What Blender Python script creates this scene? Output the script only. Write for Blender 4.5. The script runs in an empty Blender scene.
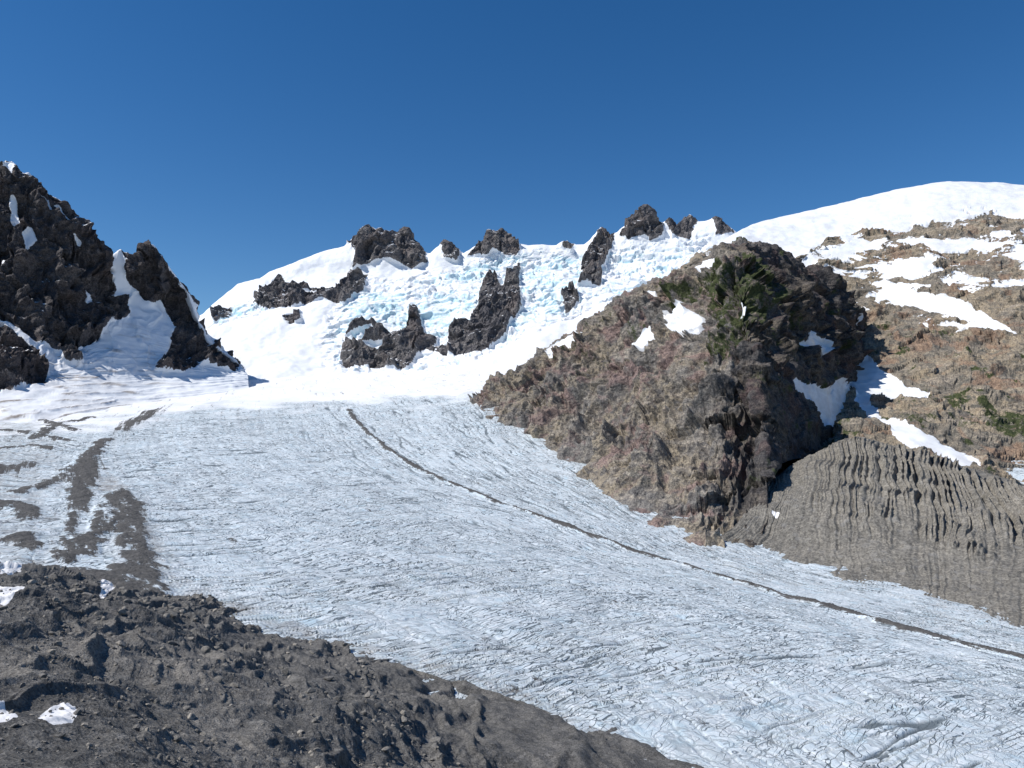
import bpy, bmesh, math, numpy as np
from mathutils import Vector
rng = np.random.default_rng(11)
sc = bpy.context.scene

# ------------------------------------------------------------------ image pixels to world points
F = 750.0
PITCH = math.atan(46 / F)
CP, SP = math.cos(PITCH), math.sin(PITCH)

def unproject(u, v, d):
    """image pixel (horizontal, vertical) and estimated depth in metres -> world xyz"""
    a = (np.asarray(u, float) - 512) / F
    b = (384 - np.asarray(v, float)) / F
    dy = CP - b * SP
    dz = SP + b * CP
    d = np.asarray(d, float)
    return np.stack([a * d / dy, d + 0 * a, dz * d / dy], -1)

def to_pixel(P):
    """inverse of survey: world xyz -> image pixel coordinates"""
    X, Y, Z = P[..., 0], P[..., 1], P[..., 2]
    f = Y * CP + Z * SP
    up = -Y * SP + Z * CP
    return 512 + F * X / f, 384 - F * up / f

# ------------------------------------------------------------------ noise
PT = rng.permutation(256).astype(np.int32)
G3 = rng.normal(size=(256, 3)); G3 /= np.linalg.norm(G3, axis=1)[:, None]
G3 = G3.astype(np.float32)
RJ = rng.uniform(-0.32, 0.32, (256, 3)).astype(np.float32)
RV = rng.uniform(-0.5, 0.5, 256).astype(np.float32)

def perlin(p):
    p = p.astype(np.float32)
    i = np.floor(p).astype(np.int32)
    f = p - i
    w = f * f * f * (f * (f * 6 - 15) + 10)
    r = None
    for dx in (0, 1):
        hx = PT[(i[..., 0] + dx) & 255]
        wx = w[..., 0] if dx else 1 - w[..., 0]
        for dy in (0, 1):
            hy = PT[(hx + i[..., 1] + dy) & 255]
            wy = wx * (w[..., 1] if dy else 1 - w[..., 1])
            for dz in (0, 1):
                g = G3[PT[(hy + i[..., 2] + dz) & 255]]
                dot = g[..., 0] * (f[..., 0] - dx) + g[..., 1] * (f[..., 1] - dy) + g[..., 2] * (f[..., 2] - dz)
                c = dot * wy * (w[..., 2] if dz else 1 - w[..., 2])
                r = c if r is None else r + c
    return r * 1.6

def facet(p, slope=0.8):
    """broken-rock noise: every cell is a randomly tilted, randomly offset plane"""
    p = p.astype(np.float32)
    b0 = np.floor(p - 0.5).astype(np.int32)
    best = np.full(p.shape[:-1], 1e9, np.float32); val = np.zeros(p.shape[:-1], np.float32)
    for dx in (0, 1):
        for dy in (0, 1):
            for dz in (0, 1):
                c = b0 + np.array([dx, dy, dz], np.int32)
                h = PT[(PT[(PT[c[..., 0] & 255] + c[..., 1]) & 255] + c[..., 2]) & 255]
                r = p - (c + 0.5 + RJ[h])
                dd = (r * r).sum(-1)
                v = RV[h] + slope * (r * G3[h]).sum(-1)
                m = dd < best
                best = np.where(m, dd, best); val = np.where(m, v, val)
    return val

def fbm(p, o=5, g=0.5):
    s = 0; a = 1; t = 0
    for k in range(o):
        s = s + a * perlin(p * (2.03 ** k) + 17.3 * k); t += a; a *= g
    return s / t * 1.4

def ridged(p, o=5, g=0.5):
    s = 0; a = 1; t = 0; w = 1
    for k in range(o):
        n = 1 - np.abs(perlin(p * (2.07 ** k) + 31.7 * k)) * 1.8
        n = np.clip(n, 0, 1) ** 2
        s = s + a * n * w; t += a; a *= g
        w = np.clip(n * 1.6, 0.25, 1)
    return s / t

def sstep(a, b, x):
    t = np.clip((x - a) / (b - a), 0, 1)
    return t * t * (3 - 2 * t)

def inpoly(px, py, poly):
    ins = np.zeros(px.shape, bool)
    n = len(poly)
    for k in range(n):
        x0, y0 = poly[k]; x1, y1 = poly[(k + 1) % n]
        if y0 == y1: continue
        c = ((y0 > py) != (y1 > py)) & (px < (x1 - x0) * (py - y0) / (y1 - y0) + x0)
        ins ^= c
    return ins

def blur(m, r=2, it=2):
    for _ in range(it):
        for ax in (0, 1):
            q = np.pad(m, [(r, r) if a == ax else (0, 0) for a in (0, 1)], mode='edge')
            c = np.cumsum(q, axis=ax)
            z = np.zeros_like(np.take(c, [0], axis=ax))
            c = np.concatenate([z, c], axis=ax)
            n = m.shape[ax]
            m = (np.take(c, np.arange(2 * r + 1, n + 2 * r + 1), axis=ax) - np.take(c, np.arange(0, n), axis=ax)) / (2 * r + 1)
    return m

# ------------------------------------------------------------------ mesh
def build(name, P, attrs, mat, flip=False, smooth=True):
    n, m = P.shape[:2]
    idx = np.arange(n * m).reshape(n, m)
    q = np.stack([idx[:-1, :-1], idx[:-1, 1:], idx[1:, 1:], idx[1:, :-1]], -1).reshape(-1, 4)
    if flip: q = q[:, ::-1]
    if smooth is None:        # snow smooth, rock faceted
        smooth = attrs['snow'].ravel()[q[:, 0]] > 0.5
    return raw_mesh(name, P.reshape(-1, 3), q, attrs, mat, smooth)

def raw_mesh(name, V, q, attrs, mat, smooth=True):
    k = q.shape[1]
    me = bpy.data.meshes.new(name)
    me.vertices.add(len(V)); me.vertices.foreach_set('co', V.astype(np.float32).ravel())
    me.loops.add(q.size); me.loops.foreach_set('vertex_index', q.astype(np.int32).ravel())
    me.polygons.add(len(q)); me.polygons.foreach_set('loop_start', (np.arange(len(q)) * k).astype(np.int32))
    me.update(calc_edges=True)
    me.polygons.foreach_set('use_smooth', np.broadcast_to(smooth, len(me.polygons)).astype(bool).copy())
    for an, av in attrs.items():
        at = me.attributes.new(an, 'FLOAT', 'POINT')
        at.data.foreach_set('value', np.asarray(av, np.float32).ravel())
    me.materials.append(mat)
    ob = bpy.data.objects.new(name, me)
    sc.collection.objects.link(ob)
    return ob

def catmull(P, t):
    n = len(P)
    i = np.clip(np.floor(t).astype(int), 0, n - 2)
    f = (t - i).reshape((-1,) + (1,) * (P.ndim - 1))
    p1, p2 = P[i], P[i + 1]
    p0 = np.where((i > 0).reshape(f.shape), P[np.maximum(i - 1, 0)], 2 * p1 - p2)
    p3 = np.where((i < n - 2).reshape(f.shape), P[np.minimum(i + 2, n - 1)], 2 * p2 - p1)
    T = 0.42
    m1 = (p2 - p0) * T; m2 = (p3 - p1) * T
    return (2 * f**3 - 3 * f**2 + 1) * p1 + (f**3 - 2 * f**2 + f) * m1 + (-2 * f**3 + 3 * f**2) * p2 + (f**3 - f**2) * m2

def normals(P):
    a = np.gradient(P, axis=1); b = np.gradient(P, axis=0)
    n = np.cross(a, b)
    return n / (np.linalg.norm(n, axis=-1, keepdims=True) + 1e-9)

class Sheet:
    def __init__(s, rows, nm, segs, byindex=False, jag=(), crest=None):
        s.crest = crest
        R = []
        for k, row in enumerate(rows):
            row = np.array(row, float)
            W = unproject(row[:, 0], row[:, 1], row[:, 2])
            if byindex: t = np.linspace(0, len(row) - 1, nm)
            else:
                L = np.r_[0, np.cumsum(np.hypot(np.diff(row[:, 0]), 0.5 * np.diff(row[:, 1])))]
                t = np.interp(np.linspace(0, L[-1], nm), L, np.arange(len(row)))
            if k in jag:
                W = np.stack([np.interp(t, np.arange(len(row)), W[:, c]) for c in range(3)], -1)
            else: W = catmull(W, t)
            R.append(W)
        R = np.array(R)
        tt = np.concatenate([np.linspace(k, k + 1, c, endpoint=False) for k, c in enumerate(segs)] + [[len(rows) - 1]])
        s.t = np.repeat(tt[:, None], nm, 1)
        s.s = np.repeat(np.linspace(0, 1, nm)[None], len(tt), 0)
        s.P = catmull(R, tt)
        s.n = normals(s.P)
        s.flip = s.n[..., 2].mean() < 0
        if s.flip: s.n = -s.n
        # soften normals so that displacement does not fan out at creases
        s.n = np.stack([blur(s.n[..., c], 6, 2) for c in range(3)], -1)
        s.n /= np.linalg.norm(s.n, axis=-1, keepdims=True) + 1e-9
        s.u, s.v = to_pixel(s.P)
        s.w_ = {}
    def mask(s, polys, trange, warp=5, wl=30.0, soft=2):
        """patches traced on the sheet's own grid, with naturally irregular edges"""
        n, m = s.u.shape
        if wl not in s.w_:
            s.w_[wl] = (fbm(s.P / wl, 4, 0.6), fbm(s.P / wl + 50.5, 4, 0.6))
        wa, wb = s.w_[wl]
        I, J = np.meshgrid(np.arange(n), np.arange(m), indexing='ij')
        hi = trange[1] if s.crest is None else min(trange[1], s.crest)
        ok = (s.t[:, 0] >= trange[0]) & (s.t[:, 0] <= hi + 1e-6)
        rr = np.nonzero(ok)[0]
        su = s.u[rr]; sv = s.v[rr]
        out = np.zeros((n, m))
        for poly in polys:
            ij = []
            for (pu, pv) in poly:
                k = np.argmin((su - pu) ** 2 + (sv - pv) ** 2)
                a, b = divmod(k, m)
                row = rr[a]
                if s.crest is not None and s.t[row, 0] > s.crest - 0.03:
                    row = min(row + 18, n - 1)        # carry the patch over the crest
                ij.append((row, b))
            ins = inpoly(I + wa * warp, J + wb * warp, ij)
            out[ins] = 1
        return blur(out, soft, 2) if soft else out

def shade_normal(P, flip):
    n = normals(P)
    return -n if flip else n

# ------------------------------------------------------------------ materials
def nd(nt, t, **kw):
    n = nt.nodes.new(t)
    for k, v in kw.items(): setattr(n, k, v)
    return n

class MB:
    def __init__(s, name):
        s.m = bpy.data.materials.new(name); s.m.use_nodes = True
        s.nt = s.m.node_tree; s.nt.nodes.clear()
        s.out = s.nt.nodes.new('ShaderNodeOutputMaterial')
        s.b = s.nt.nodes.new('ShaderNodeBsdfPrincipled')
        s.nt.links.new(s.b.outputs[0], s.out.inputs[0])
        s.pos = s.nt.nodes.new('ShaderNodeNewGeometry').outputs['Position']
    def L(s, a, b):
        if isinstance(a, (int, float)): b.default_value = a
        elif isinstance(a, tuple): b.default_value = a if len(a) == 4 else (*a, 1)
        else: s.nt.links.new(a, b)
    def noise(s, scale, detail=6, rough=0.55, vec=None, stretch=None, dist=0.0):
        n = nd(s.nt, 'ShaderNodeTexNoise'); n.inputs['Scale'].default_value = scale
        n.inputs['Detail'].default_value = detail; n.inputs['Roughness'].default_value = rough
        n.inputs['Distortion'].default_value = dist
        v = vec if vec is not None else s.pos
        if stretch:
            mp = nd(s.nt, 'ShaderNodeMapping'); mp.inputs['Scale'].default_value = stretch
            s.L(v, mp.inputs[0]); v = mp.outputs[0]
        s.L(v, n.inputs['Vector'])
        return n.outputs['Fac']
    def voro(s, scale, vec=None):
        n = nd(s.nt, 'ShaderNodeTexVoronoi'); n.inputs['Scale'].default_value = scale
        s.L(vec if vec is not None else s.pos, n.inputs['Vector'])
        return n
    def cell(s, scale, vec=None):
        v = s.voro(scale, vec)
        sp = nd(s.nt, 'ShaderNodeSeparateColor'); s.L(v.outputs['Color'], sp.inputs[0])
        return sp.outputs[0]
    def math(s, op, a, b=0.0, clamp=False):
        n = nd(s.nt, 'ShaderNodeMath', operation=op); n.use_clamp = clamp
        s.L(a, n.inputs[0]); s.L(b, n.inputs[1])
        return n.outputs[0]
    def ramp(s, x, a, b, lo=0.0, hi=1.0):
        n = nd(s.nt, 'ShaderNodeMapRange'); s.L(x, n.inputs[0])
        n.inputs[1].default_value = a; n.inputs[2].default_value = b
        n.inputs[3].default_value = lo; n.inputs[4].default_value = hi
        return n.outputs[0]
    def mix(s, f, a, b, mode='MIX'):
        n = nd(s.nt, 'ShaderNodeMix', data_type='RGBA', blend_type=mode)
        s.L(f, n.inputs[0]); s.L(a, n.inputs[6]); s.L(b, n.inputs[7])
        return n.outputs[2]
    def attr(s, name):
        return nd(s.nt, 'ShaderNodeAttribute', attribute_name=name).outputs['Fac']
    def bump(s, h, dist, strength=1.0, normal=None):
        n = nd(s.nt, 'ShaderNodeBump'); s.L(h, n.inputs['Height'])
        s.L(strength, n.inputs['Strength']); n.inputs['Distance'].default_value = dist
        if normal is not None: s.L(normal, n.inputs['Normal'])
        return n.outputs[0]

SNOW = (0.84, 0.855, 0.875)

def rock_nodes(b, A, B, C, D, E, sc1):
    """layered rock colour: tones mixed by world-space noise, tilted beds and broken blocks"""
    n1 = b.noise(sc1 * 0.55, 6, 0.6)
    n2 = b.noise(sc1 * 3.7, 8, 0.68, dist=0.6)
    bed = b.noise(sc1 * 1.6, 7, 0.65, stretch=(0.5, 0.7, 3.2), dist=0.5)
    col = b.mix(b.ramp(n1, 0.44, 0.56), A, B)
    col = b.mix(b.ramp(n2, 0.5, 0.6), col, C)
    col = b.mix(b.ramp(bed, 0.54, 0.64, 0, 0.85), col, D)
    col = b.mix(b.ramp(b.noise(sc1 * 0.7, 7, 0.62, dist=1.0), 0.52, 0.60, 0, 0.8), col, E)
    cl = b.cell(sc1 * 7)
    col = b.mix(1.0, col, b.mix(cl, (0.82, 0.82, 0.84), (1.16, 1.15, 1.13)), 'MULTIPLY')
    grit = b.noise(sc1 * 24, 6, 0.75)
    col = b.mix(1.0, col, b.mix(b.ramp(grit, 0.38, 0.62), (0.45, 0.45, 0.48), (1.42, 1.42, 1.40)), 'MULTIPLY')
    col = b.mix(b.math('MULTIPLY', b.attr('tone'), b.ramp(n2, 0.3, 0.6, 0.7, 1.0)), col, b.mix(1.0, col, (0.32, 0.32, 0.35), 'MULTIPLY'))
    return col

def mountain_mat(name, cols, sc1, bump=5.0, snowcol=SNOW, fine=1.0, icecol=(0.50, 0.71, 0.79)):
    b = MB(name)
    rock = rock_nodes(b, *cols, sc1)
    vg = b.math('MULTIPLY', b.attr('veg'), b.ramp(b.noise(0.045 * fine, 8, 0.72), 0.38, 0.56))
    veg = b.mix(b.ramp(b.noise(0.2 * fine, 5, 0.7), 0.35, 0.65), (0.022, 0.033, 0.013), (0.085, 0.095, 0.042))
    rock = b.mix(b.ramp(vg, 0.3, 0.5), rock, veg)
    sn = b.math('ADD', b.attr('snow'), b.ramp(b.noise(0.03 * fine, 8, 0.72), 0.2, 0.8, -0.42, 0.42))
    snf = b.ramp(sn, 0.45, 0.53)
    s2 = b.mix(b.ramp(b.noise(0.01, 6, 0.6), 0.4, 0.7), snowcol, tuple(c * k for c, k in zip(snowcol, (0.93, 0.95, 0.97))))
    ice = b.ramp(b.math('ADD', b.attr('ice'), b.ramp(b.noise(0.03, 8, 0.75), 0.3, 0.7, -0.45, 0.45)), 0.3, 1.05)
    s2 = b.mix(ice, s2, icecol)
    dn = b.math('MULTIPLY', b.attr('dirt'), b.ramp(b.noise(0.02, 8, 0.7, stretch=(1.0, 0.4, 2.0)), 0.38, 0.6))
    s2 = b.mix(dn, s2, (0.25, 0.21, 0.18))
    col = b.mix(snf, rock, s2)
    b.L(col, b.b.inputs['Base Color'])
    b.L(b.ramp(snf, 0, 1, 0.92, 0.6), b.b.inputs['Roughness'])
    b.b.inputs['Specular IOR Level'].default_value = 0.2
    h = b.noise(sc1 * 6, 10, 0.66, dist=0.4)
    h2 = b.voro(sc1 * 9).outputs['Distance']
    hh = b.math('ADD', h, b.math('MULTIPLY', h2, 0.35))
    nr = b.bump(hh, bump, b.ramp(snf, 0, 1, 0.9, 0.02))
    hs = b.noise(0.08 * fine, 6, 0.6)
    nr = b.bump(hs, 0.7, b.ramp(snf, 0, 1, 0.0, 0.5), nr)
    b.L(nr, b.b.inputs['Normal'])
    return b.m

m_left = mountain_mat('dark_crag', [(0.075, 0.069, 0.072), (0.10, 0.091, 0.09), (0.052, 0.049, 0.053), (0.135, 0.12, 0.115), (0.088, 0.073, 0.07)], 0.012, 8)
m_massif = mountain_mat('summit_rock_and_snow', [(0.125, 0.118, 0.12), (0.16, 0.15, 0.145), (0.085, 0.082, 0.088), (0.22, 0.20, 0.188), (0.145, 0.125, 0.118)], 0.01, 9)
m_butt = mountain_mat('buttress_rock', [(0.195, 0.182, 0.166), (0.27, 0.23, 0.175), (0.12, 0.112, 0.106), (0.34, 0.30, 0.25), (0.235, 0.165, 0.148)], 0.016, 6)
m_dome = mountain_mat('slab_rock_and_snow', [(0.215, 0.19, 0.155), (0.29, 0.24, 0.175), (0.135, 0.127, 0.108), (0.35, 0.30, 0.24), (0.25, 0.168, 0.118)], 0.014, 5)

def gravel_mat(name, A, B, C, sc1, bmp, snow=True, stone=60):
    b = MB(name)
    n1 = b.noise(sc1, 6, 0.6); n2 = b.noise(sc1 * 5, 8, 0.68)
    col = b.mix(b.ramp(n1, 0.38, 0.62), A, B)
    col = b.mix(b.ramp(n2, 0.45, 0.7, 0, 0.8), col, C)
    vr = b.voro(sc1 * stone)
    sp = nd(b.nt, 'ShaderNodeSeparateColor'); b.L(vr.outputs['Color'], sp.inputs[0])
    col = b.mix(1.0, col, b.mix(sp.outputs[0], (0.6, 0.6, 0.6), (1.42, 1.41, 1.39)), 'MULTIPLY')
    col = b.mix(b.ramp(b.cell(sc1 * stone * 0.3), 0.88, 1.0, 0, 0.5), col, (0.26, 0.25, 0.235))
    col = b.mix(b.math('MULTIPLY', b.attr('tone'), b.ramp(n2, 0.3, 0.6, 0.5, 1.0)), col, b.mix(1.0, col, (1.9, 1.82, 1.7), 'MULTIPLY'))
    if snow:
        sn = b.math('ADD', b.attr('snow'), b.ramp(b.noise(sc1 * 6, 8, 0.7), 0.2, 0.8, -0.35, 0.35))
        snf = b.ramp(sn, 0.45, 0.53)
        col = b.mix(snf, col, b.mix(b.noise(sc1 * 8, 6), (0.72, 0.70, 0.68), (0.85, 0.85, 0.86)))
        st = b.ramp(snf, 0, 1, 1.0, 0.1)
    else: st = 1.0
    b.L(col, b.b.inputs['Base Color']); b.b.inputs['Roughness'].default_value = 0.95
    b.b.inputs['Specular IOR Level'].default_value = 0.15
    h = b.math('ADD', b.noise(sc1 * 8, 11, 0.72), b.math('MULTIPLY', vr.outputs['Distance'], 0.25))
    b.L(b.bump(h, bmp, st), b.b.inputs['Normal'])
    return b.m

m_mor = gravel_mat('moraine_gravel', (0.130, 0.126, 0.121), (0.097, 0.095, 0.092), (0.17, 0.163, 0.154), 0.035, 0.9)
m_mor2 = gravel_mat('moraine_till', (0.195, 0.182, 0.160), (0.155, 0.146, 0.130), (0.235, 0.218, 0.19), 0.02, 2.0, stone=25)
m_boul = gravel_mat('boulder_stone', (0.13, 0.126, 0.12), (0.17, 0.163, 0.153), (0.22, 0.21, 0.195), 0.12, 0.3, snow=False)

# glacier material
b = MB('glacier_ice')
cmb = nd(b.nt, 'ShaderNodeCombineXYZ')
b.L(b.attr('along'), cmb.inputs[0]); b.L(b.attr('across'), cmb.inputs[1])
flow = cmb.outputs[0]
wn = nd(b.nt, 'ShaderNodeTexNoise'); wn.inputs['Scale'].default_value = 0.010; wn.inputs['Detail'].default_value = 4
b.L(b.pos, wn.inputs['Vector'])
vs = nd(b.nt, 'ShaderNodeVectorMath', operation='SUBTRACT'); b.L(wn.outputs['Color'], vs.inputs[0]); vs.inputs[1].default_value = (0.5, 0.5, 0.5)
vm = nd(b.nt, 'ShaderNodeVectorMath', operation='SCALE'); b.L(vs.outputs[0], vm.inputs[0]); vm.inputs['Scale'].default_value = 28
va = nd(b.nt, 'ShaderNodeVectorMath', operation='ADD'); b.L(flow, va.inputs[0]); b.L(vm.outputs[0], va.inputs[1])
flw = va.outputs[0]
firn = b.attr('firn')
base = b.mix(b.ramp(b.noise(0.02, 6, 0.6), 0.35, 0.65), (0.555, 0.635, 0.68), (0.63, 0.695, 0.73))
streak = b.noise(1.0, 8, 0.68, vec=flow, stretch=(0.003, 0.10, 1))
base = b.mix(b.ramp(streak, 0.46, 0.66, 0, 0.65), base, (0.43, 0.46, 0.475))
patch = b.noise(0.16, 8, 0.7)
base = b.mix(b.ramp(patch, 0.48, 0.64, 0, 0.9), base, (0.75, 0.785, 0.81))
blue = b.noise(0.05, 7, 0.7)
base = b.mix(b.ramp(blue, 0.54, 0.68, 0, 0.7), base, (0.47, 0.61, 0.69))
def fine_crack(rot, sa, sb, w, zs, z0, z1, off):
    mp = nd(b.nt, 'ShaderNodeMapping'); mp.vector_type = 'TEXTURE'
    mp.inputs['Location'].default_value = (off, off * 0.7, 0)
    mp.inputs['Rotation'].default_value = (0, 0, math.radians(rot)); mp.inputs['Scale'].default_value = (sa, sb, 1)
    b.L(flw, mp.inputs[0])
    n = b.noise(1.0, 0.6, 0.4, vec=mp.outputs[0])
    c = b.ramp(b.math('ABSOLUTE', b.math('SUBTRACT', n, 0.5)), w, w * 0.35, 0, 1)
    z = b.ramp(b.noise(zs, 4, 0.6), z0, z1)
    return b.math('MULTIPLY', c, z)
side = b.ramp(b.math('ADD', b.attr('across'), b.ramp(b.noise(0.006, 3, 0.5), 0.3, 0.7, -160, 160)), 280, 440)
tr = b.math('MAXIMUM', fine_crack(10, 10, 320, 0.032, 0.010, 0.34, 0.50, 0), fine_crack(-20, 9, 180, 0.028, 0.014, 0.46, 0.56, 300))
lg = b.math('MAXIMUM', fine_crack(86, 10, 520, 0.032, 0.010, 0.66, 0.50, 700), fine_crack(70, 9, 240, 0.028, 0.014, 0.58, 0.48, 1100))
ck = b.math('MAXIMUM', b.math('MULTIPLY', tr, b.ramp(side, 0, 1, 0.30, 1.0)), b.math('MULTIPLY', lg, b.ramp(side, 0, 1, 1.0, 0.4)))
crk = b.math('MAXIMUM', b.math('MULTIPLY', b.attr('crack'), 0.8), b.math('MULTIPLY', ck, 0.95))
base = b.mix(b.ramp(crk, 0.12, 0.75, 0, 0.95), base, (0.12, 0.145, 0.16))
speck = b.noise(0.45, 6, 0.75)
base = b.mix(b.ramp(speck, 0.63, 0.71, 0, 0.6), base, (0.20, 0.20, 0.19))
snowc = b.mix(b.ramp(b.noise(0.015, 7, 0.62, stretch=(1, 0.4, 1)), 0.42, 0.68), (0.84, 0.85, 0.86), (0.75, 0.76, 0.77))
col = b.mix(firn, base, snowc)
dirt = b.math('ADD', b.attr('dirt'), b.ramp(b.noise(0.06, 8, 0.72), 0.2, 0.8, -0.45, 0.45))
col = b.mix(b.ramp(dirt, 0.3, 0.8, 0, 0.9), col, (0.27, 0.25, 0.23))
dn1 = b.noise(0.12, 9, 0.78); dn2 = b.noise(1.0, 8, 0.7, vec=flow, stretch=(0.008, 0.10, 1))
deb = b.math('ADD', b.attr('debris'), b.ramp(b.math('ADD', dn1, b.math('MULTIPLY', dn2, 1.5)), 0.85, 1.65, -0.8, 0.8))
debf = b.ramp(deb, 0.36, 0.60)
dcol = b.mix(b.ramp(b.noise(0.3, 8, 0.75), 0.3, 0.7), (0.05, 0.049, 0.048), (0.14, 0.134, 0.128))
col = b.mix(debf, col, dcol)
b.L(col, b.b.inputs['Base Color']); b.L(b.ramp(debf, 0, 1, 0.6, 0.95), b.b.inputs['Roughness'])
b.b.inputs['Specular IOR Level'].default_value = 0.25
hb = b.math('SUBTRACT', b.noise(0.3, 8, 0.7), b.math('MULTIPLY', ck, 0.8))
b.L(b.bump(hb, 0.9, b.ramp(firn, 0, 1, 0.85, 0.12)), b.b.inputs['Normal'])
m_glac = b.m

# ------------------------------------------------------------------ glacier
class TPS:
    def __init__(s, xy, z, lam=1e-4):
        s.c = xy / 1000.0; n = len(z)
        K = s.k(s.c, s.c) + lam * np.eye(n)
        Pm = np.c_[np.ones(n), s.c]
        A = np.block([[K, Pm], [Pm.T, np.zeros((3, 3))]])
        s.w = np.linalg.solve(A, np.r_[z, 0, 0, 0])
    def k(s, a, c):
        r2 = ((a[:, None, :] - c[None]) ** 2).sum(-1)
        return 0.5 * r2 * np.log(r2 + 1e-12)
    def __call__(s, x, y):
        sh = np.shape(x); p = np.c_[np.ravel(x), np.ravel(y)] / 1000.0
        o = np.empty(len(p))
        for i in range(0, len(p), 60000):
            q = p[i:i + 60000]
            o[i:i + 60000] = s.k(q, s.c) @ s.w[:-3] + np.c_[np.ones(len(q)), q] @ s.w[-3:]
        return o.reshape(sh)

gl = np.array([
 (650,768,270),(1024,768,300),(850,768,285),(1024,660,560),(850,600,720),(475,397,1900),(530,457,1500),(600,497,1200),
 (640,535,1010),(700,562,900),(800,590,780),(900,615,680),(1024,640,610),(180,590,480),(250,610,455),(330,640,425),(420,665,385),(520,705,330),
 (150,540,640),(110,490,900),(60,450,1200),(20,440,1300),(0,500,800),(300,500,950),(300,450,1350),(400,600,540),(600,650,450),
 (300,405,2050),(150,412,1800),(500,550,720),(750,700,380),(300,376,2550),(430,380,2450),(150,390,2250),(560,350,2650),
 (400,400,2050),(0,540,520),(-200,540,500),(-200,490,800),(-200,440,1300),(-200,410,1900),(0,410,1750),(1180,660,520),(1180,768,300),
 (0,620,300),(400,900,230),(0,760,240),(-200,640,300),(700,900,215),(1100,900,230),(1180,620,650),(800,560,900),(1000,600,800),(650,440,1500)], float)
W = unproject(gl[:, 0], gl[:, 1], gl[:, 2])
ice_z = TPS(W[:, :2], W[:, 2], 0.5)

def on_ice(u, v):
    ys = np.geomspace(235, 2800, 500)
    R = unproject(np.full(500, u), np.full(500, v), ys)
    h = ice_z(R[:, 0], R[:, 1])
    k = np.nonzero(R[:, 2] < h)[0]
    k = k[k > 8]
    k = k[0] if len(k) else 499
    return R[k, :2]

flowpts = [(475,400,0,0),(530,458,.25,0),(600,500,.42,0),(700,562,.65,0),(800,590,.8,0),(1024,640,1.1,0),
 (350,410,0,.35),(385,447,.2,.35),(460,490,.4,.35),(560,525,.58,.35),(720,578,.8,.35),(900,628,1.0,.35),(1024,660,1.15,.35),
 (110,420,0,1),(105,480,.2,1),(150,560,.45,1),(220,600,.6,1),(420,665,.85,1),(650,768,1.1,1),(1024,768,1.3,.68)]
fp = np.array([on_ice(p[0], p[1]) for p in flowpts])
f_al = TPS(fp, np.array([p[2] for p in flowpts]) * 1900, 0.01)
f_ac = TPS(fp, np.array([p[3] for p in flowpts]) * 700, 0.01)

NC, NR = 1150, 720
az = (np.linspace(-230, 1190, NC) - 512) / F
yy = np.geomspace(235, 2800, NR)
Y, A = np.meshgrid(yy, az, indexing='ij')
X = A * Y
Z = ice_z(X, Y)
al = f_al(X, Y); ac = f_ac(X, Y)
u_, v_ = to_pixel(np.stack([X, Y, Z], -1))
P0 = np.stack([X, Y, 0 * X], -1)

def plan_mask(polys, warp, wl, soft=2):
    out = np.zeros(X.shape)
    p3 = P0 / wl
    wx = fbm(p3, 4, 0.6) * warp; wy = fbm(p3 + 40.5, 4, 0.6) * warp * 2.0
    for poly in polys:
        pl = [tuple(on_ice(*q)) for q in poly]
        out[inpoly(X + wx, Y + wy, pl)] = 1
    return blur(out, soft, 2)

def line_dist(pts):
    q = np.array([on_ice(*p) for p in pts])
    q = catmull(q, np.linspace(0, len(q) - 1, len(q) * 3))
    D = np.full(X.shape, 1e9)
    for k in range(len(q) - 1):
        a = q[k]; d = q[k + 1] - a; L2 = d @ d + 1e-9
        t = np.clip(((X - a[0]) * d[0] + (Y - a[1]) * d[1]) / L2, 0, 1)
        D = np.minimum(D, np.hypot(X - a[0] - t * d[0], Y - a[1] - t * d[1]))
    return D

deb = plan_mask([
 [(66,470),(84,452),(99,450),(95,485),(84,512),(72,540),(58,550),(66,515)],
 [(104,500),(122,486),(144,505),(150,550),(174,590),(186,610),(135,612),(112,575),(122,540)],
 [(112,432),(140,414),(166,407),(150,420),(124,433)],
 [(-220,560),(0,580),(60,566),(120,574),(185,602),(200,660),(-220,660)],
 [(-220,458),(0,466),(35,462),(42,468),(0,475),(-220,477)],
 [(-220,505),(0,502),(26,502),(44,514),(30,524),(0,510)],
 [(0,538),(30,534),(52,544),(40,552),(0,550)],
], 13, 20.0, 3)
w1 = fbm(P0 / 120.0, 4)
dthin = np.minimum.reduce([line_dist(p) for p in (
 [(-200,394),(0,398),(35,404),(66,411)], [(-200,416),(0,414),(48,422),(74,430)], [(-200,428),(0,431),(40,436),(66,441)],
 [(0,448),(30,446),(52,450)], [(30,440),(60,424),(90,418)], [(20,492),(60,480),(90,458),(105,440)], [(60,560),(95,535),(110,505)])])
thin = sstep(17, 4, dthin + 14 * fbm(P0 / 30.0, 4)) * 0.8
dm = line_dist([(348,410),(360,425),(385,447),(430,475),(500,503),(560,524),(640,552),(720,577),(800,600),(900,628),(1024,660),(1150,695)])
wid = 4.2 + 6.0 * fbm(P0 / 60.0 + 9, 4)
med = sstep(1.8, 0.5, (dm + 5 * fbm(P0 / 14.0, 4, 0.6)) / np.maximum(wid, 1.4))
deb = np.maximum.reduce([deb * 0.88, med, thin])
edge = sstep(60, 0, ac + 35 * w1) * (ac > -200)           # dirty ice against the buttress
dl = line_dist([(105,470),(140,530),(180,592),(230,605),(330,640),(420,664),(520,704),(650,768),(760,820)])
nearedge = sstep(30, 2, dl + 12 * w1)
leftdirt = sstep(130, 20, u_ + 60 * w1) * sstep(375, 400, v_) * 0.42
dirt = np.clip(0.30 * edge + 0.45 * nearedge + leftdirt + 0.4 * sstep(40, 6, dm) * (fbm(P0 / 25.0, 4) + 0.5), 0, 1)
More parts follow.
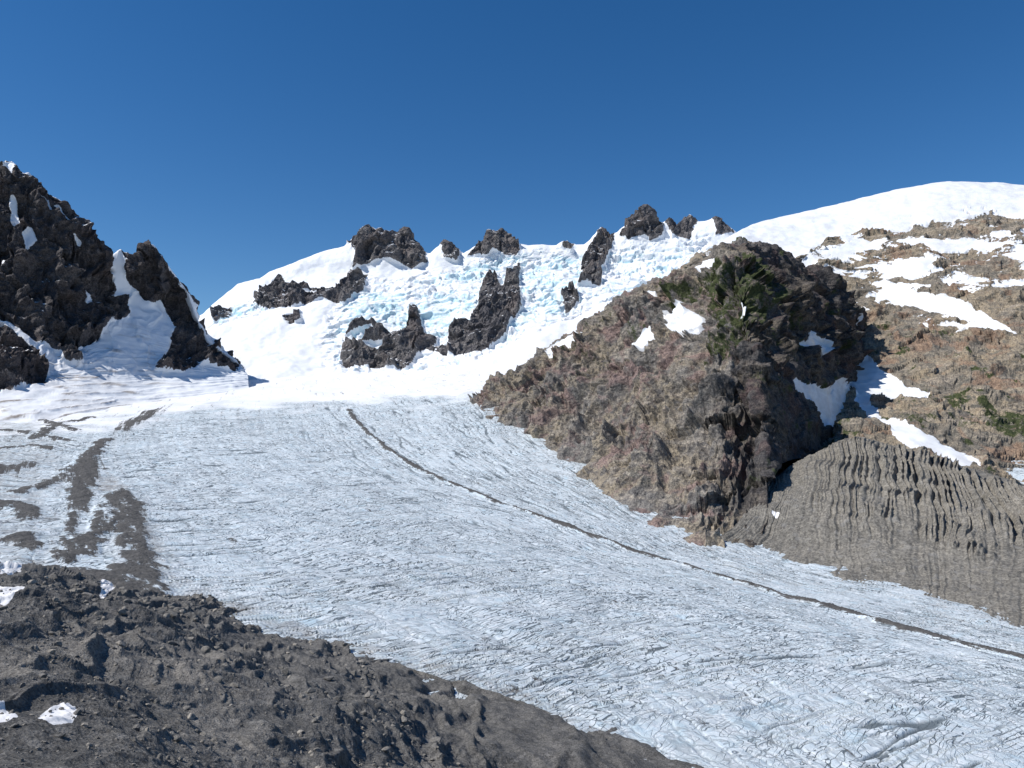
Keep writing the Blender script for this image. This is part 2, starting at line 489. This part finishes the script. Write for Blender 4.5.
firnline = np.interp(A * F + 512, [-200, 100, 200, 300, 400, 480, 600], [1300, 1500, on_ice(200, 410)[1], on_ice(300, 405)[1], on_ice(400, 402)[1], on_ice(480, 396)[1], 2100])
firn = sstep(-120, 160, (Y - firnline) + 220 * w1)

bow = 0.0014 * (ac - 300) ** 2
w2 = fbm(P0 / 45.0 + 77, 3)
def cracks(a, c, la, lc, off, wa):
    return np.abs(perlin(np.stack([(a + 7 * w1 + wa * w2) / la, c / lc, 0 * a + off], -1)))
c1 = cracks(al + bow, ac, 14.0, 260.0, 0.3, 3)
c2 = cracks(ac, al, 14.0, 400.0, 7.7, 3)
zone = fbm(P0 / 150.0 + 5.0, 3)
lft = sstep(260, 460, ac + 140 * w1)
Kr = lambda c, w: sstep(w, w * 0.25, c)
k1 = Kr(c1, 0.10) * sstep(-0.45, 0.05, zone) * (0.2 + 0.8 * lft)
k2 = Kr(c2, 0.09) * sstep(-0.4, 0.1, -zone) * (1 - 0.65 * lft)
crack = np.maximum.reduce([k1, k2]) * (1 - firn) * (1 - np.clip(deb, 0, 1))
hum = fbm(P0 / 16.0, 4, 0.5) * 0.5 + fbm(P0 / 70.0, 3) * 2.6
tilt = perlin(np.stack([(ac + 5 * w2) / 9.0, al / 130.0, 0 * al + 20.], -1)) * 0.75 * (1 - 0.5 * lft) + perlin(np.stack([(al + bow) / 11.0, ac / 110.0, 0 * al + 27.], -1)) * 0.7 * (0.3 + 0.7 * lft)
Z2 = Z + (1 - firn) * (hum + tilt) + firn * fbm(P0 / 140.0, 3) * 5 - 1.5 * crack + med * 2.6 + (deb - med).clip(0) * (3 + 3 * fbm(P0 / 20.0, 5, 0.6))
build('glacier', np.stack([X, Y, Z2], -1), dict(along=al, across=ac, crack=crack, firn=firn, debris=deb, dirt=dirt), m_glac)

# ------------------------------------------------------------------ foreground moraine
fg = Sheet([
 [(-900,890,5),(-300,885,6),(300,880,6),(700,890,6),(1100,900,6),(1500,900,6),(1900,900,5)],
 [(-260,800,72),(100,795,80),(290,795,120),(430,797,165),(545,814,215),(640,840,232),(1200,890,240)],
 [(-240,690,112),(0,697,118),(150,700,145),(300,705,200),(405,722,245),(498,750,265),(1180,880,262)],
 [(-230,600,200),(0,600,215),(110,607,290),(200,612,395),(330,640,415),(470,688,345),(1100,880,285)],
 [(-230,568,310),(0,567,325),(110,588,400),(205,604,452),(345,645,428),(480,700,345),(1100,890,290)],
 [(-230,560,520),(0,563,520),(120,588,520),(215,620,500),(365,672,445),(520,740,350),(1100,910,300)],
], 900, [60, 150, 170, 120, 40], byindex=True)
P = fg.P; n = fg.n
amp = np.clip(P[..., 1] / 170.0, 0.04, 1.3)
wf = fbm(P / 30.0 + 4, 3)
g = ridged(np.stack([P[..., 0] / 16.0 + P[..., 1] / 90. + wf * 0.8, P[..., 1] / 75.0, P[..., 2] / 75.0], -1), 4, 0.5)
d = amp * (fbm(P / 42.0, 4) * 4.0 + fbm(P / 8.0, 4, 0.55) * 0.8 + (g - 0.5) * 3.2 + facet(P / 5.0) * 0.25) + np.clip(amp, 0, 1) * (fbm(P / 1.6, 3, 0.7) * 0.16 + facet(P / 1.3) * 0.12)
fade = sstep(0.0, 0.6, fg.t)
P2 = P + n * (d * fade * np.clip(0.25 + 0.75 * sstep(5, 4.2, fg.t), 0, 1))[..., None]
snow = fg.mask([[(38,718),(50,706),(68,702),(80,712),(74,722),(52,725)], [(-60,706),(0,704),(22,714),(10,720),(-60,722)],
                [(0,556),(20,562),(22,572),(0,575)],[(-10,585),(24,590),(0,600)], [(98,584),(112,582),(118,590),(104,594)]], (1, 5), 4, 8.0, 1)
tone = fg.mask([[(150,650),(210,640),(235,680),(210,740),(160,768),(110,760),(170,700)], [(0,640),(90,625),(140,640),(60,670),(0,672)]], (1, 5), 40, 30.0, 16) * 0.6
build('moraine_foreground', P2, dict(snow=snow, tone=tone), m_mor, fg.flip)

bm = bmesh.new(); bmesh.ops.create_icosphere(bm, subdivisions=2, radius=1)
iv = np.array([v.co[:] for v in bm.verts]); it = np.array([[v.index for v in f.verts] for f in bm.faces]); bm.free()
shapes = []
for k in range(14):
    nn = rng.normal(size=(9, 3)); nn /= np.linalg.norm(nn, axis=1)[:, None]
    s = iv.copy()
    for q in nn:
        dd = s @ q; lim = rng.uniform(0.45, 0.8)
        s -= np.outer(np.clip(dd - lim, 0, None), q)
    shapes.append(s * rng.uniform(0.7, 1.25, 3))
def scatter(name, centers, sizes, mat, sink=0.3):
    V = []; T = []; C = []; o = 0
    for c, z in zip(centers, sizes):
        s = shapes[rng.integers(14)]
        a = rng.uniform(0, 6.28); ca, sa = math.cos(a), math.sin(a)
        R = np.array([[ca, -sa, 0], [sa, ca, 0], [0, 0, 0.8]])
        V.append(s @ R.T * z + c + np.array([0, 0, z * (0.5 - sink)])); T.append(it + o); o += len(s)
        C.append(np.full(len(s), rng.uniform(0, 1) ** 2 * 1.3))
    return raw_mesh(name, np.concatenate(V), np.concatenate(T), dict(tone=np.concatenate(C)), mat, False)
rws = np.nonzero((fg.t[:, 0] > 0.85) & (fg.t[:, 0] < 4.3))[0]
N = 6500
ri = rng.choice(rws, N); ci = rng.integers(0, 640, N)
cen = P2[ri, ci]
dst = cen[:, 1]
siz = (0.0012 * dst) * rng.pareto(2.0, N).clip(0, 5) + 0.0006 * dst
siz = np.clip(siz, 0.05, 1.9)
scatter('boulders', cen, siz, m_boul)

# ------------------------------------------------------------------ left crags
def dcr(u):   # range of the crest
    return float(np.interp(u, [-190, 0, 107, 112, 150, 200, 242], [2080, 2150, 2260, 2290, 2340, 2440, 2490]))
crestL = [(-190,200),(-90,185),(-50,172),(-20,176),(0,167),(8,164),(14,163),(20,172),(28,174),(35,181),(44,186),(50,195),(60,200),(66,204),(75,211),(82,219),(88,224),(94,236),(101,245),(107,255),(112,254),(120,249),(126,254),(133,256),(141,248),(150,243),(157,249),(163,257),(170,268),(176,276),(183,286),(189,298),(194,315),(200,330),(207,345),(224,357),(242,368)]
lf = Sheet([
 [(-190,460,1350),(0,442,1450),(100,420,1750),(160,410,2000),(250,398,2250)],
 [(-190,400,1700),(0,386,1800),(80,383,1960),(150,380,2150),(248,377,2350)],
 [(-190,335,1850),(0,325,1960),(60,345,2050),(110,335,2170),(170,345,2290),(246,371,2420)],
 [(-190,240,2000),(0,240,2070),(60,265,2130),(105,290,2240),(150,295,2360),(190,318,2440),(244,369,2470)],
 [(a, c_, dcr(a)) for a, c_ in crestL],
 [(-190,300,2500),(0,270,2550),(60,300,2580),(100,340,2650),(150,330,2750),(190,370,2800),(242,390,2800)],
], 640, [70, 110, 150, 150, 50], jag=(4,), crest=4)
rk = lf.mask([
 [(-190,150),(12,150),(45,180),(88,220),(108,250),(115,290),(110,322),(96,340),(62,354),(32,336),(0,318),(-190,300)],
 [(122,249),(132,252),(150,238),(165,255),(184,283),(195,315),(207,340),(243,362),(236,371),(203,362),(183,372),(153,369),(170,348),(174,324),(162,300),(150,304),(138,292),(126,278)],
 [(-190,318),(0,322),(22,338),(45,362),(50,380),(20,388),(0,392),(-190,410)],
 [(60,352),(80,352),(82,366),(64,362)], [(104,300),(124,294),(130,314),(114,322)]], (0, 5), 6, 60.0, 2)
sn = lf.mask([[(10,200),(16,195),(20,225),(12,228)], [(22,236),(32,226),(36,240),(26,250)], [(52,204),(58,205),(73,222),(66,220)],[(38,194),(46,200),(52,212),(46,208)],
 [(72,232),(80,240),(78,248)], [(0,256),(8,262),(2,270)],
 [(5,168),(14,162),(20,170),(10,176)],[(84,285),(92,300),(88,305)]], (0, 4.3), 4, 30.0, 1)
snow = np.clip(1 - rk + sn, 0, 1)
P = lf.P
wv = np.stack([fbm(P / 90, 3), fbm(P / 90 + 9, 3), fbm(P / 90 + 19, 3)], -1)
rock = 1 - snow
rg = ridged((P + wv * 40) / np.array([130., 130., 330.]), 4, 0.5)
rg2 = ridged((P + wv * 14 + 90) / np.array([34., 34., 90.]), 3, 0.5)
strp = ridged(np.stack([lf.t * 7 + wv[..., 0] * 0.8, lf.s * 5, 0 * lf.t], -1), 4, 0.55)
runn = ridged(np.stack([lf.s * 22 + wv[..., 1] * 0.8, lf.t * 0.7, 0 * lf.t + 3], -1), 3, 0.5)
d = rock * ((rg - 0.42) * 66 + (rg2 - 0.4) * 18 + facet((P + wv * 18) / np.array([60., 60., 95.])) * 18 + facet((P + wv * 9) / np.array([22., 22., 34.])) * 6
     + facet(P / 9.0) * 2.2 + fbm(P / 12.0, 4, 0.6) * 2.0 + 4) + (1 - rock) * (fbm(P / 90.0, 3) * 7 + (runn - 0.5) * 9 * sstep(0.8, 1.8, lf.t) + (strp - 0.5) * 4 * sstep(2.5, 1.5, lf.t))
top = 1 - 0.75 * np.exp(-((lf.t - 4) / 0.25) ** 2)
P2 = P + lf.n * (d * np.where(rock > 0.5, top, 1))[..., None]
P2[..., 2] += (np.exp(-((lf.t - 4) / 0.12) ** 2) * rock * (facet(P / 26.0) * 12 + facet(P / 10.) * 5))
nz = shade_normal(P2, lf.flip)[..., 2]
ledge = sstep(0.68, 0.84, nz) * sstep(0.0, 0.35, fbm(P / 80. + 4, 4)) * 0.8
snow = np.clip(snow + ledge * rock, 0, 1)
dirtL = np.clip(sstep(3.0, 1.2, lf.t) * (0.2 + 1.0 * sstep(0.42, 0.72, strp)) * sstep(0.95, 0.6, lf.s), 0, 1)
build('rock_peak', P2, dict(snow=blur(snow, 1, 1), dirt=dirtL), m_left, lf.flip, None)

# ------------------------------------------------------------------ summit massif with icefall
ridge = [(130,350),(205,318),(213,309),(222,302),(230,296),(240,288),(252,284),(262,283),(272,276),(285,270),(300,264),(312,259),(325,253),(338,250),(347,248),(353,241),(358,237),(366,236),(372,232),(385,233),(392,236),(400,233),(404,230),(409,231),(413,240),(420,246),(425,255),(432,256),(438,251),(443,247),(447,243),(453,246),(458,252),(466,256),(473,251),(480,246),(485,242),(490,238),(496,236),(502,232),(508,235),(513,242),(518,246),(530,248),(545,247),(560,249),(566,244),(572,246),(580,248),(588,248),(594,242),(598,236),(602,232),(607,233),(612,240),(618,236),(625,230),(630,226),(637,219),(642,213),(647,210),(652,214),(657,219),(662,226),(668,222),(673,220),(680,229),(686,223),(691,218),(698,224),(706,223),(712,221),(720,221),(726,226),(731,229),(745,240),(800,262)]
ms = Sheet([
 [(90,418,2250),(200,400,2350),(300,392,2400),(400,394,2380),(490,390,2330),(580,385,2300),(780,380,2350)],
 [(95,400,2350),(200,378,2500),(300,374,2560),(400,378,2520),(480,371,2460),(560,350,2500),(780,335,2500)],
 [(105,380,2550),(200,350,2760),(280,343,2800),(340,352,2740),(400,352,2700),(480,340,2650),(560,315,2680),(780,305,2620)],
 [(115,360,2700),(200,330,2950),(260,313,2960),(340,304,2950),(420,302,2900),(500,292,2880),(600,280,2880),(780,282,2800)],
 [(125,352,2900),(203,322,3080),(250,297,3120),(320,275,3170),(400,274,3150),(500,266,3150),(600,262,3150),(785,270,3000)],
 [(a, b_, 3300) for a, b_ in ridge],
 [(130,420,3800),(400,330,3800),(600,330,3800),(800,330,3700)],
], 820, [40, 80, 120, 110, 90, 25], jag=(5,), crest=5)
rk = ms.mask([
 [(253,304),(262,290),(278,274),(292,284),(315,288),(335,290),(350,273),(368,274),(366,288),(345,304),(322,300),(305,305),(285,308),(266,309)],
 [(346,244),(356,234),(385,228),(412,228),(424,248),(428,262),(410,268),(398,262),(384,258),(370,264),(352,268),(356,255)],
 [(340,350),(346,332),(366,320),(385,330),(402,336),(410,312),(418,308),(424,334),(442,338),(455,322),(470,322),(479,300),(482,284),(492,275),(503,286),(512,270),(521,262),(519,290),(522,310),(505,332),(492,345),(470,354),(440,352),(425,348),(408,366),(370,369),(342,366)],
 [(578,286),(583,264),(592,244),(603,225),(615,236),(608,258),(602,270),(600,286)],
 [(618,236),(630,218),(646,200),(658,210),(664,224),(660,238),(640,235),(628,240)],
 [(468,255),(486,236),(502,224),(517,244),(517,256),(500,250),(484,256)],
 [(437,250),(446,236),(458,250),(458,262),(444,258)],[(561,247),(567,238),(573,244),(572,254)],
 [(666,222),(672,212),(682,226),(690,210),(698,222),(688,240),(672,238)],
 [(562,296),(572,288),(580,300),(566,312)],[(283,316),(300,312),(302,322),(288,324)],
 [(218,310),(232,306),(228,316),(214,322)],[(711,220),(716,214),(728,225),(732,234),(716,236)]], (0, 5.5), 4, 60.0, 1)
rk = np.clip(rk, 0, 1)
sn = ms.mask([[(486,256),(494,248),(498,256)], [(360,342),(385,340),(380,350)],[(430,345),(445,330),(450,345)],[(300,290),(320,292),(310,297)],[(345,335),(372,326),(380,334),(352,342)]], (0, 5.0), 3, 30.0, 1)
rk = np.clip(rk - sn, 0, 1)
icez = ms.mask([[(320,352),(332,318),(350,280),(430,272),(470,262),(540,250),(590,252),(640,246),(715,236),(715,275),(650,300),(600,305),(560,322),(520,340),(500,348),(470,360),(400,372),(340,372)],
                [(205,330),(222,312),(260,294),(300,296),(260,315)]], (0, 5), 16, 140.0, 8)
hot = ms.mask([[(385,325),(420,300),(480,285),(480,318),(440,330)], [(515,275),(560,252),(588,256),(575,285),(525,290)],[(340,322),(365,290),(410,290),(400,315),(380,325),(345,332)],
               [(640,275),(700,250),(718,262),(660,285)],[(430,280),(450,268),(510,260),(480,284)],[(210,322),(240,304),(250,310),(215,326)],[(520,305),(560,296),(580,298),(550,315),(515,330)]], (0, 5), 14, 100.0, 6)
P = ms.P
w = np.stack([fbm(P / 130, 3), fbm(P / 130 + 9, 3), fbm(P / 130 + 19, 3)], -1)
serac = icez * (1 - rk)
sz = P[..., 2] / 52.0 + w[..., 0] * 1.3 + P[..., 0] / 500.
fr = sz - np.floor(sz)
step = sstep(0.0, 0.75, fr) * sstep(1.0, 0.82, fr)         # terraced benches with ice cliffs
ser = facet((P + w * 30) / np.array([42., 60., 30.])) ; ser2 = facet((P + w * 12) / np.array([17., 26., 12.]))
crev = np.abs(perlin(np.stack([P[..., 0] / 120. + w[..., 2], P[..., 1] / 60., (P[..., 2] + 25 * w[..., 0]) / 15.], -1)))
crevk = sstep(0.10, 0.02, crev) * serac
rg = ridged((P + w * 45 + 300) / np.array([120., 120., 260.]), 4, 0.5)
broken = 0.35 + 0.5 * sstep(-0.1, 0.3, fbm(P / 150. + 8, 3))
d = rk * ((rg - 0.35) * 50 + facet((P + w * 20) / np.array([70., 70., 120.])) * 22 + facet((P + w * 10) / np.array([26., 26., 42.])) * 9 + facet(P / 11.) * 3 + 14) \
    + (1 - rk) * (fbm(P / 160.0, 4) * 14) + serac * broken * (ser * 15 + ser2 * 8 - step * 18) - crevk * 7
top = 1 - 0.8 * np.exp(-((ms.t - 5) / 0.2) ** 2)
P2 = P + ms.n * (d * top)[..., None]
fins = ridged((P + w * 12) / np.array([34., 34., 160.]), 3, 0.6)
P2[..., 2] += np.exp(-((ms.t - 5) / 0.09) ** 2) * blur(rk, 2, 1) * ((fins - 0.42) * 42 + facet(P / 13.0) * 8)
nz = shade_normal(P2, ms.flip)[..., 2]
steep = sstep(0.62, 0.25, blur(nz, 1, 1))
iceb = np.clip(serac * (0.45 * steep + hot * 0.42 + 0.22 * sstep(0.1, 0.5, fbm(P / 90., 4))) + crevk * 0.5, 0, 1)
ledge = sstep(0.66, 0.80, nz) * sstep(0.0, 0.35, fbm(P / 70. + 4, 4)) * 0.8
build('glaciated_mountain', P2, dict(snow=np.clip(1 - rk + ledge, 0, 1), ice=iceb, dirt=0.1 + 0 * rk), m_massif, ms.flip, None)

# ------------------------------------------------------------------ snow dome and slabs on the right
dm_ = Sheet([
 [(700,575,880),(790,500,1150),(850,470,1250),(930,480,1200),(1024,520,1080),(1200,560,950)],
 [(770,470,1400),(850,430,1480),(900,435,1430),(960,455,1340),(1030,480,1250),(1200,500,1150)],
 [(800,395,1850),(870,385,1850),(930,392,1750),(1024,410,1620),(1200,420,1450)],
 [(760,330,2250),(860,322,2230),(940,330,2080),(1040,340,1900),(1200,350,1750)],
 [(660,315,2350),(760,290,2400),(860,280,2380),(940,280,2260),(1040,285,2120),(1200,290,1950)],
 [(650,290,2420),(710,265,2480),(760,248,2540),(850,238,2560),(940,232,2500),(1040,232,2420),(1200,240,2250)],
 [(655,292,2500),(690,266,2600),(735,236,2700),(760,224,2800),(800,214,2850),(850,202,2900),(900,190,2900),(940,183,2900),(980,183,2900),(1024,186,2900),(1200,205,2850)],
 [(655,330,3000),(900,260,3400),(1200,260,3400)],
], 760, [60, 90, 110, 90, 90, 80, 20], crest=6)
P = dm_.P
w = np.stack([fbm(P / 120, 3), fbm(P / 120 + 9, 3), fbm(P / 120 + 19, 3)], -1)
pn = fbm(P / np.array([170., 220., 55.]) + w * 0.5, 7, 0.62)
bias = np.interp(dm_.t, [0, 2, 2.8, 3.3, 4, 4.6, 5, 5.5, 6, 7], [-1.2, -0.75, -0.45, -0.20, 0.0, 0.12, 0.22, 0.42, 0.8, 1])
bias = bias - 0.25 * sstep(760, 700, dm_.u) * sstep(6, 5, dm_.t)
snow = sstep(-0.10, 0.10, pn + bias)
ad = dm_.mask([[(852,362),(872,360),(890,372),(905,384),(930,392),(918,400),(880,396),(870,404),(890,420),(925,434),(960,450),(992,474),(960,468),(905,444),(872,424),(856,400),(850,380)],
  [(860,300),(900,290),(960,300),(1000,325),(960,318),(900,304)],[(940,325),(990,322),(1024,335),(990,332)],
  [(735,236),(800,214),(940,183),(1200,200),(1200,222),(1000,208),(900,212),(830,240),(790,262),(745,250)]], (0, 6.2), 8, 60., 2)
rm = dm_.mask([[(760,240),(785,228),(806,228),(800,236),(780,248),(762,250)], [(655,290),(670,268),(700,258),(722,252),(720,268),(690,284)],
  [(890,236),(915,224),(950,218),(1000,214),(1024,222),(990,236),(940,240)], [(950,262),(1000,250),(1024,262),(1024,282),(980,280)],
  [(866,300),(900,318),(950,336),(1024,340),(1024,470),(960,445),(900,425),(930,402),(905,375),(870,355)],
  [(826,222),(840,218),(850,222),(838,226)],[(1000,232),(1024,215),(1024,240)]], (0, 6.2), 8, 60., 2)
snow = np.clip(snow - rm * (0.75 + 0.5 * fbm(P / 50., 4)) , 0, 1)
snow = np.clip(snow + ad, 0, 1)
rock = 1 - snow
rgd = ridged((P + w * 40 + 33) / np.array([150., 150., 90.]), 4, 0.5)
d = rock * ((rgd - 0.4) * 26 + facet((P + w * 30) / np.array([95., 80., 60.])) * 13 + facet((P + w * 12) / np.array([34., 30., 20.])) * 6 + facet(P / 12.) * 2.2
     + fbm(P / 10.0, 3, 0.6) * 1.2 + 4) + fbm(P / 200., 3) * 14 * sstep(6.2, 5, dm_.t) + fbm(P / 60., 3) * 3
P2 = P + dm_.n * d[..., None]
veg = dm_.mask([[(975,400),(1000,412),(1060,420),(1060,455),(1010,445),(985,430)],[(940,395),(965,400),(960,412)]], (0, 5), 8, 50., 3)
veg = np.clip(veg * 1.1 + sstep(0.0, 0.5, fbm(P / 70. + 3, 5)) * 0.8 * sstep(4, 2.4, dm_.t), 0, 1)
build('snow_dome', P2, dict(snow=snow, veg=veg, dirt=0.22 + 0 * veg), m_dome, dm_.flip)

# ------------------------------------------------------------------ lateral moraine under the slabs
mr = Sheet([
 [(660,590,800),(760,605,740),(850,622,690),(940,640,620),(1040,662,560),(1200,700,500)],
 [(680,572,880),(760,582,820),(850,602,745),(940,620,680),(1030,640,615),(1200,670,550)],
 [(700,555,940),(770,550,940),(850,555,880),(940,570,820),(1030,585,760),(1200,600,700)],
 [(740,520,1010),(790,500,1040),(850,500,1010),(940,515,960),(1030,535,900),(1200,560,820)],
 [(760,490,1120),(800,462,1190),(855,442,1240),(930,458,1180),(1000,482,1110),(1200,530,980)],
 [(770,480,1250),(810,460,1300),(860,445,1340),(940,462,1280),(1040,492,1200),(1200,540,1080)],
], 620, [30, 80, 90, 100, 20], byindex=True)
P = mr.P
sx = mr.s * 50 + fbm(P / 60., 4) * 0.8
rill = 1 - np.abs(perlin(np.stack([sx, mr.t * 0.35, 0 * sx], -1))) * 2.2
rill2 = 1 - np.abs(perlin(np.stack([sx * 2.1 + 9, mr.t * 0.7, 0 * sx + 4], -1))) * 2.2
up = sstep(2.1, 3.1, mr.t + 0.9 * fbm(P / 50. + 2, 4)) * sstep(790, 880, mr.u)
vary = np.clip(0.7 + 1.1 * fbm(P / 90. + 6, 3), 0.15, 1.5)
d = (rill * (0.9 + 9 * up * vary) + rill2 * (0.7 + 3.6 * up)) * sstep(4.3, 3.9, mr.t) + fbm(P / 60., 4, .5) * 6 + fbm(P / 9., 4, 0.6) * 1.1
d = d * sstep(0, 1, mr.t + 0.3)
snow = mr.mask([[(862,598),(885,600),(900,606),(878,606)],[(770,512),(780,514),(776,520)]], (0, 4), 3, 20., 1)
build('lateral_moraine', P + mr.n * d[..., None], dict(snow=snow, tone=0.02 + 0.12 * up), m_mor2, mr.flip)

# ------------------------------------------------------------------ buttress
bt = Sheet([
 [(462,412,1950),(480,432,1700),(525,470,1450),(598,515,1150),(640,560,950),(690,590,850),(735,610,800)],
 [(474,404,1950),(492,418,1750),(540,455,1500),(615,482,1220),(665,520,1040),(702,556,930),(728,580,870)],
 [(478,396,1980),(512,396,1830),(568,405,1650),(640,415,1430),(695,440,1230),(725,500,1060),(748,556,930)],
 [(484,390,2000),(525,370,1920),(590,345,1800),(660,335,1640),(715,335,1440),(748,430,1200),(765,530,980)],
 [(490,386,2020),(545,350,1960),(625,303,1860),(695,268,1740),(742,249,1620),(762,340,1390),(776,470,1100)],
 [(500,390,2120),(570,356,2080),(650,308,2000),(722,266,1920),(796,266,1880),(830,350,1790),(806,458,1310)],
 [(515,400,2300),(600,375,2280),(690,335,2250),(780,300,2250),(868,330,2200),(862,395,1980),(836,470,1450)],
 [(530,420,2500),(620,410,2500),(710,380,2450),(800,350,2450),(900,390,2400),(890,430,2100),(860,500,1600)],
], 700, [40, 110, 120, 120, 110, 110, 30], byindex=True)
P = bt.P
sn = bt.mask([[(662,312),(685,304),(700,316),(698,330),(682,338),(668,328)], [(548,350),(575,334),(588,338),(560,360),(550,358)], [(630,345),(652,328),(654,338),(640,348)],
  [(735,300),(752,304),(748,310)], [(530,448),(548,452),(545,460)],[(640,298),(662,290),(655,300)],[(694,268),(716,256),(720,266),(700,272)]], (0, 4.05), 6, 40., 1)
sn2 = bt.mask([[(786,378),(800,380),(822,390),(850,384),(868,398),(862,418),(832,434),(812,410)], [(796,312),(808,316),(812,334),(824,350),(814,364),(800,345)],[(850,312),(860,320),(856,332)]], (4.2, 6.6), 6, 50., 1)
snow = np.clip(sn + sn2, 0, 1)
w = np.stack([fbm(P / 100, 4), fbm(P / 100 + 9, 4), fbm(P / 100 + 19, 4)], -1)
# ribs and gullies running up the face, blocky outcrops, tilted beds
ribs = 1 - np.abs(perlin(np.stack([bt.s * 13 + w[..., 0] * 0.9 + bt.t * 0.5, bt.t * 0.55, 0 * bt.t + 2.], -1))) * 2.0
ribs2 = 1 - np.abs(perlin(np.stack([bt.s * 30 + w[..., 1] * 1.8 + bt.t * 0.9, bt.t * 1.3, 0 * bt.t + 12.], -1))) * 2.0
rg = ridged((P + w * 45) / np.array([170., 170., 280.]), 4, 0.5)
rg2 = ridged((P + w * 20 + 70) / np.array([60., 60., 90.]), 4, 0.55)
bed = (P[..., 2] * 0.85 + P[..., 0] * 0.45 + w[..., 0] * 22) / 26.0
bf = bed - np.floor(bed)
beds = sstep(0, 0.7, bf) * sstep(1, 0.85, bf)
rough = 0.45 + 0.85 * sstep(-0.25, 0.3, fbm(P / 110. + 5, 3))
near = np.clip(P[..., 1] / 1500.0, 0.5, 1.0)
d = near * (ribs * 28 + ribs2 * 7 + (rg - 0.4) * 50 + (rg2 - 0.4) * 24 * rough + facet((P + w * 22) / np.array([130., 110., 90.])) * 36
    + rough * (facet((P + w * 14) / np.array([52., 42., 34.])) * 15 + facet((P + w * 6) / 19.0) * 4.5)
    + beds * 4 * sstep(-0.2, 0.3, fbm(P / 80. + 3, 3)) - 14) + fbm(P / 10.0, 3, 0.6) * 1.5
crest = sstep(3.5, 4.0, bt.t) * sstep(5.6, 5.0, bt.t) * sstep(0.78, 0.70, bt.s)
foot = 0.25 + 0.75 * sstep(0.4, 1.7, bt.t)
toe = 1 - 0.7 * sstep(0.80, 0.95, bt.s)
d = d * (1 - 0.7 * snow) * (1 - 0.5 * crest) * foot * toe
P2 = P + bt.n * d[..., None]
veg = bt.mask([[(640,318),(690,290),(730,268),(760,262),(775,300),(760,330),(730,350),(715,330),(700,300),(670,305)],
   [(700,330),(740,340),(735,380),(700,365)]], (0, 4.4), 12, 60., 4)
veg = np.clip(veg * 0.75 + 0.5 * sstep(0.0, 0.5, fbm(P / 50., 5)) * sstep(1.2, 3.2, bt.t), 0, 1)
tone = np.clip(sstep(700, 765, bt.u + 50 * w[..., 0]) * sstep(0, 1, bt.t) * 1.0, 0, 1)  # darker rock on the right face, its shade also painted into the colour
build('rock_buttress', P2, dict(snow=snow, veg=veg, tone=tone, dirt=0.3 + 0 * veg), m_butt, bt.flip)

# ------------------------------------------------------------------ valley floor to the horizon
g = np.linspace(-1, 1, 60)
gx, gy = np.meshgrid(np.sign(g) * np.abs(g) ** 2 * 30000, np.sign(g) * np.abs(g) ** 2 * 30000)
gz = -330 + fbm(np.stack([gx, gy, 0 * gx], -1) / 4000., 4) * 60
build('ground', np.stack([gx, gy, gz], -1), dict(snow=0 * gx), m_mor2, False)

# ------------------------------------------------------------------ light
S = Vector((-0.61, -0.20, 0.765)).normalized()
sd = bpy.data.lights.new('sun', 'SUN'); sd.energy = 5.0; sd.angle = math.radians(0.5); sd.color = (1.0, 0.965, 0.91)
so = bpy.data.objects.new('sun', sd); sc.collection.objects.link(so)
so.rotation_euler = S.to_track_quat('Z', 'Y').to_euler()
wd = bpy.data.worlds.new('World'); sc.world = wd; wd.use_nodes = True
nt = wd.node_tree
bg = nt.nodes['Background']
sky = nt.nodes.new('ShaderNodeTexSky'); sky.sky_type = 'NISHITA'; sky.sun_disc = False
sky.sun_elevation = math.asin(S.z); sky.sun_rotation = math.atan2(S.x, S.y)
sky.altitude = 1600; sky.air_density = 1.0; sky.dust_density = 0.3; sky.ozone_density = 2.0
hs = nt.nodes.new('ShaderNodeHueSaturation'); hs.inputs['Saturation'].default_value = 1.34; hs.inputs['Value'].default_value = 1.15
hs.inputs['Hue'].default_value = 0.503
nt.links.new(sky.outputs[0], hs.inputs['Color'])
nt.links.new(hs.outputs[0], bg.inputs[0]); bg.inputs[1].default_value = 0.095

cd = bpy.data.cameras.new('camera'); cd.sensor_width = 36; cd.lens = 36 * F / 1024
cd.clip_start = 0.5; cd.clip_end = 80000
co = bpy.data.objects.new('camera', cd); sc.collection.objects.link(co)
co.rotation_euler = (math.radians(90) + PITCH, 0, 0)
sc.camera = co
sc.view_settings.view_transform = 'Standard'; sc.view_settings.look = 'None'
sc.view_settings.exposure = 0; sc.view_settings.gamma = 1
